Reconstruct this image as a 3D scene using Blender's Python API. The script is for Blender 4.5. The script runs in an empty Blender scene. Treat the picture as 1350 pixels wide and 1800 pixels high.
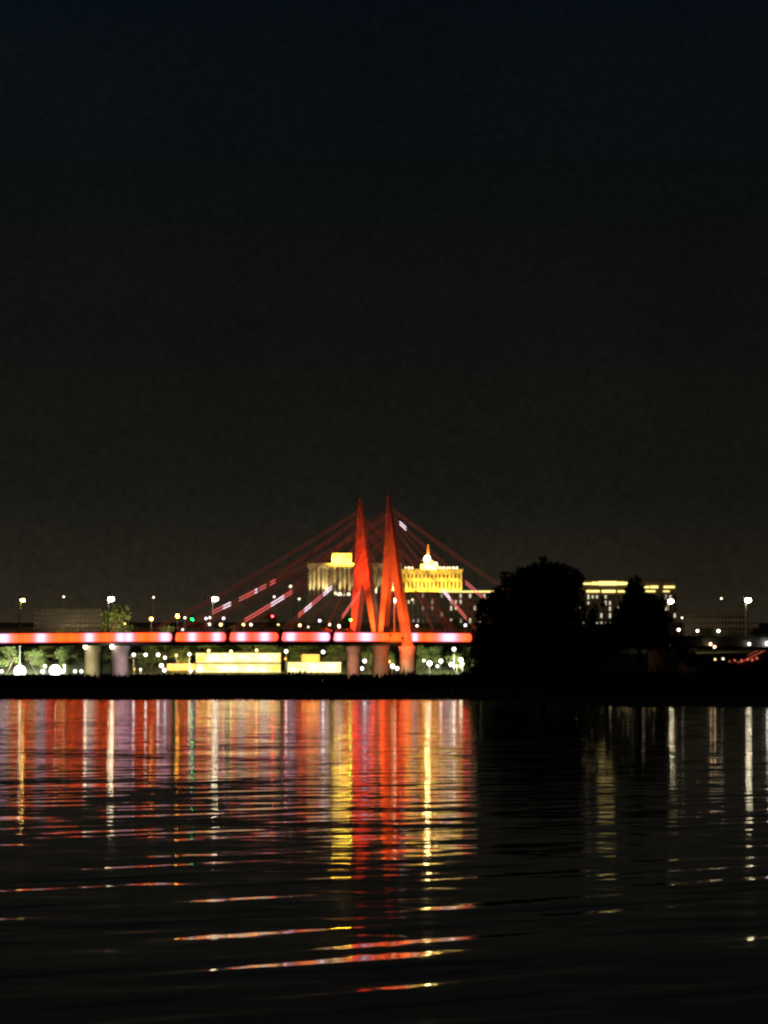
import bpy, math, random
from math import radians as R, sin, cos, pi
random.seed(7)
HAZE = 0
scene = bpy.context.scene
COL = scene.collection
F = 5866.0                      # focal length in pixels of the 1350x1800 photograph
HZ = 1170.0                     # horizon row in the photograph
CAMZ = 5.1                      # camera height above the water
TILT = math.atan((HZ - 900) / F)
SRGB = lambda r, g, b: tuple(((c / 255 + .055) / 1.055) ** 2.4 if c > 10 else c / 255 / 12.92 for c in (r, g, b))

# ------------------------------------------------------------------ helpers
def W(px, py, d):
    u, v = (px - 675) / F, (900 - py) / F
    dy = cos(TILT) - v * sin(TILT); dz = sin(TILT) + v * cos(TILT)
    s = d / dy
    return (u * s, d, CAMZ + dz * s)
def X(px, d, py=1100): return W(px, py, d)[0]
def Z(py, d): return W(675, py, d)[2]

class MB:
    def __init__(s): s.v = []; s.f = []; s.c = None
    def add(s, vs, fs):
        n = len(s.v); s.v += [tuple(p) for p in vs]; s.f += [tuple(i + n for i in f) for f in fs]
    def box(s, x0, x1, y0, y1, z0, z1):
        s.add([(x0,y0,z0),(x1,y0,z0),(x1,y1,z0),(x0,y1,z0),(x0,y0,z1),(x1,y0,z1),(x1,y1,z1),(x0,y1,z1)],
              [(3,2,1,0),(4,5,6,7),(0,1,5,4),(1,2,6,5),(2,3,7,6),(3,0,4,7)])
    def tube(s, pts, rad, n=6, caps=True):
        if not isinstance(rad, (list, tuple)): rad = [rad] * len(pts)
        rings = []
        for i, p in enumerate(pts):
            a = pts[max(i - 1, 0)]; b = pts[min(i + 1, len(pts) - 1)]
            t = [b[k] - a[k] for k in range(3)]; L = math.sqrt(sum(q * q for q in t)) or 1; t = [q / L for q in t]
            up = (0, 0, 1) if abs(t[2]) < .9 else (0, 1, 0)
            e1 = (t[1]*up[2]-t[2]*up[1], t[2]*up[0]-t[0]*up[2], t[0]*up[1]-t[1]*up[0])
            L = math.sqrt(sum(q * q for q in e1)); e1 = [q / L for q in e1]
            e2 = (t[1]*e1[2]-t[2]*e1[1], t[2]*e1[0]-t[0]*e1[2], t[0]*e1[1]-t[1]*e1[0])
            rings.append([tuple(p[k] + rad[i]*(cos(2*pi*j/n)*e1[k] + sin(2*pi*j/n)*e2[k]) for k in range(3)) for j in range(n)])
        vs = [q for r in rings for q in r]
        fs = [(i*n+j, i*n+(j+1)%n, (i+1)*n+(j+1)%n, (i+1)*n+j) for i in range(len(pts)-1) for j in range(n)]
        if caps: fs += [tuple(range(n))[::-1], tuple(range((len(pts)-1)*n, len(pts)*n))]
        s.add(vs, fs)
    def lathe(s, c, prof, n=10, sx=1, sy=1):           # prof: (radius, z)
        vs = [(c[0]+r*sx*cos(2*pi*j/n), c[1]+r*sy*sin(2*pi*j/n), c[2]+z) for r, z in prof for j in range(n)]
        m = len(prof)
        fs = [(i*n+j, i*n+(j+1)%n, (i+1)*n+(j+1)%n, (i+1)*n+j) for i in range(m-1) for j in range(n)]
        fs += [tuple(range(n))[::-1], tuple(range((m-1)*n, m*n))]
        s.add(vs, fs)
    def ball(s, c, r, n=10, sz=1):
        s.lathe(c, [(r*sin(pi*k/7)+1e-4, -r*sz*cos(pi*k/7)) for k in range(8)], n)
    def hexa(s, q):                                     # eight corners: bottom four, top four
        s.add(q, [(3,2,1,0),(4,5,6,7),(0,1,5,4),(1,2,6,5),(2,3,7,6),(3,0,4,7)])
    def build(s, name, mat, parent=None, smooth=False):
        me = bpy.data.meshes.new(name)
        o0 = origin_of(parent)
        me.from_pydata([(a-o0[0], b-o0[1], c-o0[2]) for a, b, c in s.v], [], s.f)
        if s.c is not None:
            at = me.color_attributes.new('led', 'FLOAT_COLOR', 'POINT')
            for i, c in enumerate(s.c): at.data[i].color = (*c, 1)
        if smooth:
            for p in me.polygons: p.use_smooth = True
        me.materials.append(mat); me.update()
        ob = bpy.data.objects.new(name, me); COL.objects.link(ob)
        if parent is not None: ob.parent = parent
        return ob
def origin_of(o):
    if o is None: return (0, 0, 0)
    x = y = z = 0
    while o is not None:
        x += o.location.x; y += o.location.y; z += o.location.z; o = o.parent
    return (x, y, z)
def tag(o, label=None, cat=None, group=None, kind=None):
    for k, v in (('label', label), ('category', cat), ('group', group), ('kind', kind)):
        if v: o[k] = v
    return o
def thing(name, loc, label, cat, group=None):
    o = bpy.data.objects.new(name, None); COL.objects.link(o); o.location = loc
    return tag(o, label, cat, group)

# ------------------------------------------------------------------ materials
def mat(name, col, rough=.7, var=.25, scale=.4, metal=0, spec=.3, trans=0):
    m = bpy.data.materials.new(name); m.use_nodes = True
    nt = m.node_tree; b = nt.nodes['Principled BSDF']
    b.inputs['Roughness'].default_value = rough; b.inputs['Metallic'].default_value = metal
    b.inputs['Specular IOR Level'].default_value = spec
    g = nt.nodes.new('ShaderNodeNewGeometry'); n = nt.nodes.new('ShaderNodeTexNoise'); n.inputs['Scale'].default_value = scale
    n.inputs['Detail'].default_value = 5
    nt.links.new(g.outputs['Position'], n.inputs['Vector'])
    r = nt.nodes.new('ShaderNodeValToRGB'); r.color_ramp.elements[0].position = .3; r.color_ramp.elements[1].position = .72
    r.color_ramp.elements[0].color = tuple(c*(1-var) for c in col)+(1,); r.color_ramp.elements[1].color = tuple(min(1, c*(1+var)) for c in col)+(1,)
    nt.links.new(n.outputs['Fac'], r.inputs['Fac']); nt.links.new(r.outputs['Color'], b.inputs['Base Color'])
    if trans:
        t = nt.nodes.new('ShaderNodeBsdfTranslucent'); nt.links.new(r.outputs['Color'], t.inputs['Color'])
        mx = nt.nodes.new('ShaderNodeMixShader'); mx.inputs[0].default_value = trans
        nt.links.new(b.outputs[0], mx.inputs[1]); nt.links.new(t.outputs[0], mx.inputs[2])
        nt.links.new(mx.outputs[0], nt.nodes['Material Output'].inputs['Surface'])
    return m
_em = {}
def emit(col, k, sampled=True):
    key = (tuple(col), k)
    if key not in _em:
        m = bpy.data.materials.new('glowing_lamp'); m.use_nodes = True; nt = m.node_tree
        nt.nodes.remove(nt.nodes['Principled BSDF'])
        e = nt.nodes.new('ShaderNodeEmission'); e.inputs[0].default_value = (*col, 1); e.inputs[1].default_value = k
        nt.links.new(e.outputs[0], nt.nodes['Material Output'].inputs['Surface'])
        if not sampled: m.cycles.emission_sampling = 'NONE'
        _em[key] = m
    return _em[key]
def emit_uneven(name, col_a, col_b, k, scale):
    m = bpy.data.materials.new(name); m.use_nodes = True; nt = m.node_tree
    nt.nodes.remove(nt.nodes['Principled BSDF'])
    e = nt.nodes.new('ShaderNodeEmission'); e.inputs[1].default_value = k
    g = nt.nodes.new('ShaderNodeNewGeometry'); n = nt.nodes.new('ShaderNodeTexNoise'); n.inputs['Scale'].default_value = scale
    r = nt.nodes.new('ShaderNodeValToRGB'); r.color_ramp.elements[0].position = .35; r.color_ramp.elements[1].position = .65
    r.color_ramp.elements[0].color = (*col_a, 1); r.color_ramp.elements[1].color = (*col_b, 1)
    nt.links.new(g.outputs['Position'], n.inputs['Vector']); nt.links.new(n.outputs['Fac'], r.inputs['Fac'])
    nt.links.new(r.outputs['Color'], e.inputs[0]); nt.links.new(e.outputs[0], nt.nodes['Material Output'].inputs['Surface'])
    return m
M = dict(
    concrete=mat('pale_concrete', (.42,.40,.36), .85, .2, .5),
    deck=mat('deck_concrete', (.16,.155,.15), .85, .2, .3),
    bracket=mat('dark_steel', (.05,.045,.045), .6, .2, .5),
    pylon=mat('pylon_paint', (.62,.58,.55), .55, .14, .35),
    cable=mat('cable_sheath', (.35,.3,.28), .5, .1, .5),
    steel=mat('galvanised_steel', (.35,.35,.34), .45, .15, 1.5, metal=.3),
    pale_pole=mat('lamplit_pole', (.75,.75,.72), .5, .1, 1),  # base colour paled to carry the lamplight on the bridge lamp poles
    dark=mat('lamp_housing', (.06,.06,.06), .5, .2, 2),
    stone=mat('facade_stone', (.52,.48,.38), .8, .16, .5),
    stone2=mat('grey_render', (.2,.19,.17), .85, .2, .2),
    roofing=mat('dark_roofing', (.07,.07,.065), .8, .2, .3),
    window=mat('dark_window_glass', (.03,.04,.025), .2, .3, .2, spec=.5),
    spire=mat('orange_lit_spire', (.75,.28,.07), .5, .1, .5),  # orange of the lighting put into the base colour
    soil=mat('marsh_soil', (.035,.03,.022), .95, .4, .3),
    hill=mat('grassy_slope', (.06,.075,.035), .95, .45, .12),
    reed=mat('reed_blades', (.07,.07,.032), .8, .4, .25, trans=.3),
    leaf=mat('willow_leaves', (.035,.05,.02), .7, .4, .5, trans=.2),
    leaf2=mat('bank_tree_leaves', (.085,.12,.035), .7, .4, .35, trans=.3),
    bark=mat('tree_bark', (.07,.055,.04), .95, .3, 2),
    orange_wall=mat('orange_render', (.5,.25,.08), .8, .15, .4),
)
def led_mat():
    m = bpy.data.materials.new('led_facade_panel'); m.use_nodes = True; nt = m.node_tree
    nt.nodes.remove(nt.nodes['Principled BSDF'])
    a = nt.nodes.new('ShaderNodeVertexColor'); a.layer_name = 'led'
    e = nt.nodes.new('ShaderNodeEmission'); e.inputs[1].default_value = 1; m.cycles.emission_sampling = 'NONE'
    nt.links.new(a.outputs['Color'], e.inputs[0]); nt.links.new(e.outputs[0], nt.nodes['Material Output'].inputs['Surface'])
    return m
LED = led_mat()

# ------------------------------------------------------------------ camera, world, render
cd = bpy.data.cameras.new('camera'); cam = bpy.data.objects.new('camera', cd); COL.objects.link(cam)
cd.sensor_fit = 'VERTICAL'; cd.sensor_height = 36; cd.lens = 36 * F / 1800; cd.clip_start = 1; cd.clip_end = 12000
cam.location = (0, 0, CAMZ); cam.rotation_euler = (pi/2 + TILT, 0, 0); scene.camera = cam
scene.render.engine = 'CYCLES'
cy = scene.cycles
cy.use_denoising = True; cy.use_adaptive_sampling = False; cy.sample_clamp_indirect = 30; cy.max_bounces = 5; cy.glossy_bounces = 3; cy.diffuse_bounces = 2
cy.filter_width = 2.5; cy.caustics_reflective = False; cy.caustics_refractive = False
try: cy.use_light_tree = True
except Exception: pass
vs = scene.view_settings; vs.view_transform = 'Standard'; vs.look = 'None'; vs.exposure = 0; vs.gamma = 1; vs.use_curve_mapping = False

world = bpy.data.worlds.new('World'); scene.world = world; world.use_nodes = True
nt = world.node_tree; out = nt.nodes['World Output']; bg = nt.nodes['Background']
sky = nt.nodes.new('ShaderNodeTexSky'); sky.sky_type = 'NISHITA'; sky.sun_disc = False
sky.sun_elevation = R(-9); sky.sun_rotation = R(200); bg.inputs[1].default_value = .05
nt.links.new(sky.outputs[0], bg.inputs[0])
tc = nt.nodes.new('ShaderNodeTexCoord'); sp = nt.nodes.new('ShaderNodeSeparateXYZ'); nt.links.new(tc.outputs['Generated'], sp.inputs[0])
rp = nt.nodes.new('ShaderNodeValToRGB'); cr = rp.color_ramp
cr.elements[0].position = 0; cr.elements[0].color = (*SRGB(50,43,30), 1)
cr.elements[1].position = 1; cr.elements[1].color = (*SRGB(4,9,14), 1)
for p, c in ((.022, (37,33,25)), (.05, (24,23,19)), (.10, (16,17,15)), (.15, (10,13,14)), (.2, (6,12,17))):
    e = cr.elements.new(p); e.color = (*SRGB(*c), 1)
nt.links.new(sp.outputs[2], rp.inputs[0])
bg2 = nt.nodes.new('ShaderNodeBackground'); bg2.inputs[1].default_value = 1; sn = nt.nodes.new('ShaderNodeTexNoise'); sn.inputs['Scale'].default_value = 420; sn.inputs['Detail'].default_value = 6; sn.inputs['Roughness'].default_value = .75
nt.links.new(tc.outputs['Generated'], sn.inputs['Vector'])
sm = nt.nodes.new('ShaderNodeMapRange'); sm.inputs['From Min'].default_value = .3; sm.inputs['From Max'].default_value = .7; sm.inputs['To Min'].default_value = .72; sm.inputs['To Max'].default_value = 1.22
nt.links.new(sn.outputs['Fac'], sm.inputs['Value'])
sx = nt.nodes.new('ShaderNodeVectorMath'); sx.operation = 'SCALE'; nt.links.new(rp.outputs[0], sx.inputs[0])
ln = nt.nodes.new('ShaderNodeTexNoise'); ln.inputs['Scale'].default_value = 9; ln.inputs['Detail'].default_value = 3; nt.links.new(tc.outputs['Generated'], ln.inputs['Vector'])
lm = nt.nodes.new('ShaderNodeMapRange'); lm.inputs['From Min'].default_value = .3; lm.inputs['From Max'].default_value = .7; lm.inputs['To Min'].default_value = .84; lm.inputs['To Max'].default_value = 1.16; nt.links.new(ln.outputs['Fac'], lm.inputs['Value'])
gm = nt.nodes.new('ShaderNodeMapRange'); gm.inputs['From Min'].default_value = -.13; gm.inputs['From Max'].default_value = .13; gm.inputs['To Min'].default_value = 1.18; gm.inputs['To Max'].default_value = .92; nt.links.new(sp.outputs[0], gm.inputs['Value'])
m1 = nt.nodes.new('ShaderNodeMath'); m1.operation = 'MULTIPLY'; nt.links.new(lm.outputs[0], m1.inputs[0]); nt.links.new(gm.outputs[0], m1.inputs[1])
m2 = nt.nodes.new('ShaderNodeMath'); m2.operation = 'MULTIPLY'; nt.links.new(m1.outputs[0], m2.inputs[0]); nt.links.new(sm.outputs[0], m2.inputs[1])
nt.links.new(m2.outputs[0], sx.inputs['Scale'])
nt.links.new(sx.outputs[0], bg2.inputs[0])
ad = nt.nodes.new('ShaderNodeAddShader'); nt.links.new(bg.outputs[0], ad.inputs[0]); nt.links.new(bg2.outputs[0], ad.inputs[1])
nt.links.new(ad.outputs[0], out.inputs['Surface'])
sd = bpy.data.lights.new('moonlight', 'SUN'); so = bpy.data.objects.new('moonlight', sd); COL.objects.link(so)
sd.energy = .006; sd.angle = R(.5); sd.color = (1, .95, .88); so.rotation_euler = (R(50), 0, R(200))

def aim(o, target):
    import mathutils
    d = mathutils.Vector(target) - o.location
    o.rotation_euler = d.to_track_quat('-Z', 'Y').to_euler()
def lamp_light(kind, name, loc, target, power, col, size=1, sy=None, cone=60, blend=.5):
    l = bpy.data.lights.new(name, kind); o = bpy.data.objects.new(name, l); COL.objects.link(o); o.location = loc; aim(o, target)
    l.energy = power; l.color = col
    if kind == 'AREA':
        l.shape = 'RECTANGLE'; l.size = size; l.size_y = sy or size
    elif kind == 'SPOT':
        l.spot_size = R(cone); l.spot_blend = blend; l.shadow_soft_size = size
    return o

# ------------------------------------------------------------------ setting: water, banks, island
def water_mat():
    m = bpy.data.materials.new('river_water'); m.use_nodes = True; nt = m.node_tree; L = nt.links
    b = nt.nodes['Principled BSDF']
    b.inputs['Base Color'].default_value = (.004, .005, .005, 1); b.inputs['Roughness'].default_value = .045
    b.inputs['IOR'].default_value = 1.333
    geo = nt.nodes.new('ShaderNodeNewGeometry')
    def node(t, **k):
        n = nt.nodes.new(t)
        for a, v in k.items(): setattr(n, a, v)
        return n
    def math_(op, a, b_=None):
        n = node('ShaderNodeMath', operation=op)
        for i, q in enumerate((a, b_)):
            if q is None: continue
            if hasattr(q, 'links'): L.new(q, n.inputs[i])
            else: n.inputs[i].default_value = q
        return n.outputs[0]
    def noise(sx, sy, rot, detail, off):
        mp = node('ShaderNodeMapping'); mp.inputs['Scale'].default_value = (sx, sy, 1); mp.inputs['Rotation'].default_value = (0, 0, R(rot))
        mp.inputs['Location'].default_value = (off, off * 1.7, 0)
        # rotate first, then stretch: two mappings
        r = node('ShaderNodeMapping'); r.inputs['Rotation'].default_value = (0, 0, R(rot)); mp.inputs['Rotation'].default_value = (0, 0, 0)
        L.new(geo.outputs['Position'], r.inputs[0]); L.new(r.outputs[0], mp.inputs[0])
        n = node('ShaderNodeTexNoise'); n.noise_dimensions = '2D'; n.inputs['Scale'].default_value = 1; n.inputs['Detail'].default_value = detail
        n.inputs['Roughness'].default_value = .5
        L.new(mp.outputs[0], n.inputs['Vector'])
        s = node('ShaderNodeSeparateColor'); L.new(n.outputs['Color'], s.inputs[0])
        return s.outputs
    layers = WATER_LAYERS
    SX = SY = None
    for (lx, ly, rot, det, ay, ax, pw, off) in layers:
        o = noise(1 / lx, 1 / ly, rot, det, off)
        c = math_('MULTIPLY', math_('SUBTRACT', o[0], .5), 4.0)         # about -1..1
        if pw > 1:
            c = math_('MULTIPLY', math_('SIGN', c), math_('POWER', math_('ABSOLUTE', c), pw))
        y = math_('MULTIPLY', c, ay)
        x = math_('MULTIPLY', math_('SUBTRACT', o[1], .5), 4.0 * ax)
        SY = y if SY is None else math_('ADD', SY, y); SX = x if SX is None else math_('ADD', SX, x)
    cb = node('ShaderNodeCombineXYZ'); L.new(SX, cb.inputs[0]); L.new(SY, cb.inputs[1]); cb.inputs[2].default_value = 1
    nv = node('ShaderNodeVectorMath', operation='NORMALIZE'); L.new(cb.outputs[0], nv.inputs[0])
    L.new(nv.outputs[0], b.inputs['Normal'])
    return m
# crest length, wavelength, rotation, detail, slope along view, slope across, power, offset
WATER_LAYERS = [
    (1.6, .55, 4, 2, .010, .005, 1, 3.1),
    (5, .9, -3, 1, .0045, .003, 1, 41.9),
    (13, 2.0, 3, 1, .0086, .0025, 1, 11.7),
    (40, 9.0, -4, 1, .0028, .001, 1, 5.3),
    (9, 1.1, -40, 0, .0127, .0015, 3, 3.3),
]
w = MB(); w.add([(-4000,-300,0),(4000,-300,0),(4000,1245,0),(-4000,1245,0)], [(0,1,2,3)])
tag(w.build('water', water_mat()), kind='structure')

def smooth(a, b, t):
    t = min(1, max(0, (t - a) / (b - a))); return t*t*(3-2*t)
KEYS = [(1233,-1.5),(1241,1.7),(1260,2.0),(1282,7.5),(1500,12),(1780,28),(1950,30),(6000,60)]
def ground_z(x, y):
    for (a, za), (b, zb) in zip(KEYS, KEYS[1:]):
        if y <= b: return za + (zb - za) * max(0, (y - a)) / (b - a)
    return 60
t = MB(); xs = [-3000,-1500,-800] + [-500 + 20*i for i in range(51)] + [800,1500,3000]
ys = [1233,1237,1241,1250,1260,1267,1274,1282,1300] + [1320 + 40*i for i in range(13)] + [1850,1950,2400,3200,6000]
for y in ys:
    for x in xs:
        t.v.append((x, y, ground_z(x, y) + (random.uniform(-.25, .25) if y > 1270 else 0)))
nx = len(xs)
t.f = [(j*nx+i, j*nx+i+1, (j+1)*nx+i+1, (j+1)*nx+i) for j in range(len(ys)-1) for i in range(nx-1)]
tag(t.build('terrain', M['hill'], smooth=True), kind='structure')

def front(x):                                   # waterline of the marshy island
    return 499 - 86 * smooth(12, 34, x) + 3.0 * sin(x * .21) + 2.0 * sin(x * .53 + 1)
BACK = 930
isl = MB(); ixs = [-420 + 4*i for i in range(221)]; rows = [0, .004, .02, .06, .15, .3, .5, .75, .97, 1]
zr = [-.3, .06, .14, .2, .3, .4, .5, .6, .6, -.4]
for q, zz in zip(rows, zr):
    for x in ixs:
        f = front(x * .5); isl.v.append((x * (.5 + .5*q) if abs(x) < 1e9 else x, f + (BACK - f) * q, zz))
n = len(ixs)
isl.f = [(j*n+i, j*n+i+1, (j+1)*n+i+1, (j+1)*n+i) for j in range(len(rows)-1) for i in range(n-1)]
tag(isl.build('marsh_ground', M['soil'], smooth=True), kind='structure')

rd = MB(); rng = random.Random(3)
for k in range(36000):
    q = rng.random() ** 1.1
    x0 = rng.uniform(-210, 210); f = front(x0)
    y = f + 1 + (BACK - 8 - f) * q; x = x0 * (1 + q)
    patch = .6 + .5 * sin(x * .045 + 1.3) * sin(y * .031) + .3 * sin(x * .21 + y * .05)
    h = (.3 + 2.25 * smooth(.08, .75, q) * max(.8, min(1.1, .6 + .5*patch))) * rng.uniform(.75, 1.15) * (1 + .22*sin(x*.33)*sin(x*.11+1) + (rng.random() < .04)*.3)
    if x0 > 24: h *= 1.45
    wd = .16 + .3 * q; a = rng.uniform(0, pi); cx, cy_ = cos(a) * wd, sin(a) * wd
    lx, ly = rng.gauss(.1, .25) * h * .5, rng.gauss(0, .2) * h * .5
    z0 = .05 + .5 * q
    rd.add([(x-cx, y-cy_, z0), (x+cx, y+cy_, z0), (x+cx*.7+lx*.4, y+cy_*.7+ly*.4, z0+h*.6), (x+lx, y+ly, z0+h), (x-cx*.7+lx*.4, y-cy_*.7+ly*.4, z0+h*.6)],
           [(0, 1, 2, 3, 4)])
tag(rd.build('reeds', M['reed']), 'dense dark reeds and marsh grass covering the low island', 'reeds', kind='stuff')

# ------------------------------------------------------------------ trees
def leaf_cloud(mb, lobes, count, size, rg, shell=.45):
    wts = [(l[3]*l[4]*l[5]) ** (2/3) for l in lobes]
    for l in rg.choices(lobes, wts, k=count):
        while True:
            v = [rg.gauss(0, 1) for _ in range(3)]; q = math.sqrt(sum(a*a for a in v))
            if q > .01: break
        rr = rg.random() ** shell * rg.uniform(.86, 1.1)
        p = [l[i] + v[i] / q * rr * l[3+i] for i in range(3)]
        a = [rg.gauss(0, 1) for _ in range(3)]; b = [rg.gauss(0, 1) for _ in range(3)]
        la = math.sqrt(sum(c*c for c in a)); lb = math.sqrt(sum(c*c for c in b))
        s1 = size * rg.uniform(.6, 1.4) / la; s2 = size * .55 * rg.uniform(.6, 1.4) / lb
        a = [c*s1 for c in a]; b = [c*s2 for c in b]
        mb.add([[p[i]-a[i] for i in range(3)], [p[i]+b[i] for i in range(3)], [p[i]+a[i] for i in range(3)], [p[i]-b[i] for i in range(3)]], [(0,1,2,3)])
def trunk_mesh(mb, base, top, r, lobes, rg):
    mid = [(base[i] + top[i]) / 2 + (rg.uniform(-.3, .3) if i < 2 else 0) for i in range(3)]
    mb.tube([base, mid, top], [r, r*.75, r*.4], 8)
    for l in lobes:
        c = l[:3]; s = [mid[i] + (top[i]-mid[i]) * rg.uniform(0, .7) for i in range(3)]
        k = [(s[i] + c[i]) / 2 + (0, 0, .12 * (c[2]-s[2]))[i] for i in range(3)]
        mb.tube([s, k, c], [r*.35, r*.22, r*.07], 6)
def island_tree(name, d, lobes_px, count, size, label, cat, base_px, group=None, thick=1.0):
    k = d / F; rg = random.Random(int(base_px * 7))
    base = (X(base_px, d), d, .3)
    lobes = []
    for (px, py, rx, rz) in lobes_px:
        lobes.append((X(px, d), d + rg.uniform(-.5, .5) * rx * k, Z(py, d), rx*k, rx*k*thick, rz*k))
    o = thing(name, base, label, cat, group); main_lobes = list(lobes)
    for l in main_lobes:                                   # sprays standing out of the crown make its edge uneven
        for _ in range(7):
            a = rg.uniform(-.15*pi, 1.15*pi); b_ = rg.uniform(-.6, .6); q = rg.uniform(.85, 1.12); r_ = rg.uniform(.1, .26)
            lobes.append((l[0]+cos(a)*l[3]*q*cos(b_), l[1]+sin(b_)*l[4], l[2]+sin(a)*l[5]*q, l[3]*r_, l[4]*r_, l[5]*r_*rg.uniform(.8,1.7)))
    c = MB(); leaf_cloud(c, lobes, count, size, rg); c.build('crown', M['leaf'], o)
    tr = MB(); zt = max(l[2] for l in lobes); trunk_mesh(tr, base, (base[0], d, base[2] + (zt-base[2]) * .75), max(.15, .022*(zt-base[2])), main_lobes, rg)
    tr.build('trunk', M['bark'], o)
    return o
island_tree('willow_tree', 600, [(952,1050,62,58),(905,1068,45,50),(880,1105,45,55),(865,1150,38,40),(958,1016,34,29),(925,1026,34,26),(990,1040,38,42),(985,1020,26,22),(1000,1090,40,50),
    (950,1130,75,60),(1000,1160,60,40),(900,1165,60,40),(905,1022,14,12),(865,1060,16,18),(1014,1022,10,16),(850,1115,14,26)], 26000, .46,
    'huge round dark willow, the tallest tree of the island, beside the red bridge end', 'tree', 955)
island_tree('poplar_tree', 640, [(1106,1050,9,20),(1118,1034,11,20),(1128,1046,9,18),(1143,1062,12,18),(1160,1070,9,20),(1109,1026,5,10),(1172,1090,10,18),(1112,1058,13,22),(1125,1068,13,18),(1134,1088,24,24),(1154,1092,17,26),(1140,1112,34,32),(1098,1088,20,28),(1104,1062,8,20),(1148,1074,9,16),(1108,1042,7,16)], 7600, .42,
    'ragged dark tree before the lit cornices, second tallest tree of the island', 'tree', 1122)
island_tree('alder_tree', 620, [(1050,1136,40,30),(1085,1122,34,34),(1038,1118,20,24),(1046,1080,6,20),(1060,1060,4,12),(1078,1100,9,14),(1092,1070,4,14),(1068,1122,26,14)], 3600, .38,
    'low dark tree filling the gap between the big willow and the ragged tree', 'tree', 1068)
island_tree('bush', 915, [(1162,1110,14,34),(1170,1130,20,26),(1190,1142,18,20)], 1800, .5, 'dark bush at the right foot of the ragged tree', 'bush', 1172)
island_tree('bush', 905, [(1208,1158,20,12),(1228,1166,22,8),(1198,1150,12,12)], 1300, .45, 'low dark bush tapering off right of the island trees', 'bush', 1214)
island_tree('bush', 610, [(842,1180,20,20),(830,1190,22,12)], 1100, .32, 'small dark bush at the left foot of the huge willow', 'bush', 842)
for i, (px, top, wd, lab) in enumerate([(1275,1166,40,'long low dark shrub below the short twin lamp posts'), (1330,1164,46,'low dark shrub under the red lit ramp')]):
    island_tree('bush', 760, [(px,1180,wd,15),(px-wd*.6,1184,wd*.6,12),(px+wd*.5,1182,wd*.6,13)], 1500, .4, lab, 'bush', px)

def proto_tree(idx, count, size, tall):
    rg = random.Random(idx + 40); lobes = []
    for k in range(9):
        a = rg.uniform(0, 2*pi); q = rg.uniform(0, .28)
        lobes.append((cos(a)*q, sin(a)*q, .55 + rg.uniform(-.22, .3)*tall, rg.uniform(.14, .24), rg.uniform(.14, .24), rg.uniform(.12, .2)))
    c = MB(); leaf_cloud(c, lobes, count, size, rg, .6); tr = MB(); trunk_mesh(tr, (0,0,0), (0,0,.7), .022, lobes, rg)
    return c, tr
protos = []
for i in range(3):
    c, tr = proto_tree(i, 1300, .045, 1)
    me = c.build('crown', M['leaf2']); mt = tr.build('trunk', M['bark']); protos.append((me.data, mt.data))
    bpy.data.objects.remove(me); bpy.data.objects.remove(mt)
def bank_tree(px, d, h, i, label, group, wide=1.0):
    x = X(px, d); o = thing('leafy_tree', (x, d, ground_z(x, d) - .1), label, 'tree', group)
    for nm, me in (('crown', protos[i % 3][0]), ('trunk', protos[i % 3][1])):
        q = bpy.data.objects.new(nm, me); COL.objects.link(q); q.parent = o
    o.scale = (h*wide, h*wide, h); o.rotation_euler.z = i * 2.1
    return o

# ------------------------------------------------------------------ the bridge
TH = R(31); CA, SA = cos(TH), sin(TH)
OX, OY = X(669, 1100), 1100.0
def B(s, w, z): return (OX + s*CA + w*SA, OY + s*SA - w*CA, z)
def s_at(px, w, py=1120):
    u, v = (px - 675) / F, (900 - py) / F
    k = u / (cos(TILT) - v * sin(TILT))
    return (k * (OY - w*CA) - OX - w*SA) / (CA - k*SA)
def z_at(s, w, py): return Z(py, B(s, w, 0)[1])
HW = 15.2
pts = [(s_at(px, HW), z_at(s_at(px, HW), HW, py)) for px, py in ((0,1122.0),(668,1119.8),(1260,1127))]
(s1,z1),(s2,z2),(s3,z3) = pts
def band_z(s):                                           # height of the middle of the lit fascia
    return z1*(s-s2)*(s-s3)/((s1-s2)*(s1-s3)) + z2*(s-s1)*(s-s3)/((s2-s1)*(s2-s3)) + z3*(s-s1)*(s-s2)/((s3-s1)*(s3-s2))
HB = 1.62                                                # half height of the fascia band
S0, S1 = -230, 215
bridge = thing('cable_stayed_bridge', B(0, 0, 0), 'cable stayed road bridge with red M shaped pylon and orange and lilac lit deck edge', 'bridge')
dk = MB(); sec = [(HW,-HB-.1),(HW,HB+.05),(HW-.5,HB+.05),(HW-.5,HB-.5),(-HW+.5,HB-.5),(-HW+.5,HB+.05),(-HW,HB+.05),(-HW,-HB-.1),(-6,-HB-.9),(6,-HB-.9)]
ss = [S0 + (S1-S0)*i/60 for i in range(61)]
for s in ss:
    for (w_, dz) in sec: dk.v.append(B(s, w_, band_z(s) + dz))
m_ = len(sec)
dk.f = [(i*m_+j, (i+1)*m_+j, (i+1)*m_+(j+1)%m_, i*m_+(j+1)%m_) for i in range(60) for j in range(m_)] + [tuple(range(m_)), tuple(range(60*m_, 61*m_))[::-1]]
dk.build('deck', M['deck'], bridge)
for side in (1, -1):
    rl = MB()
    for dz in (.55, 1.05): rl.tube([B(s, side*(HW-.25), band_z(s)+HB+dz) for s in ss], .05, 4)
    for i in range(0, 223): rl.tube([B(S0+2*i, side*(HW-.25), band_z(S0+2*i)+HB+.02), B(S0+2*i, side*(HW-.25), band_z(S0+2*i)+HB+1.05)], .04, 4)
    rl.build('railing', M['steel'], bridge)
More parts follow.
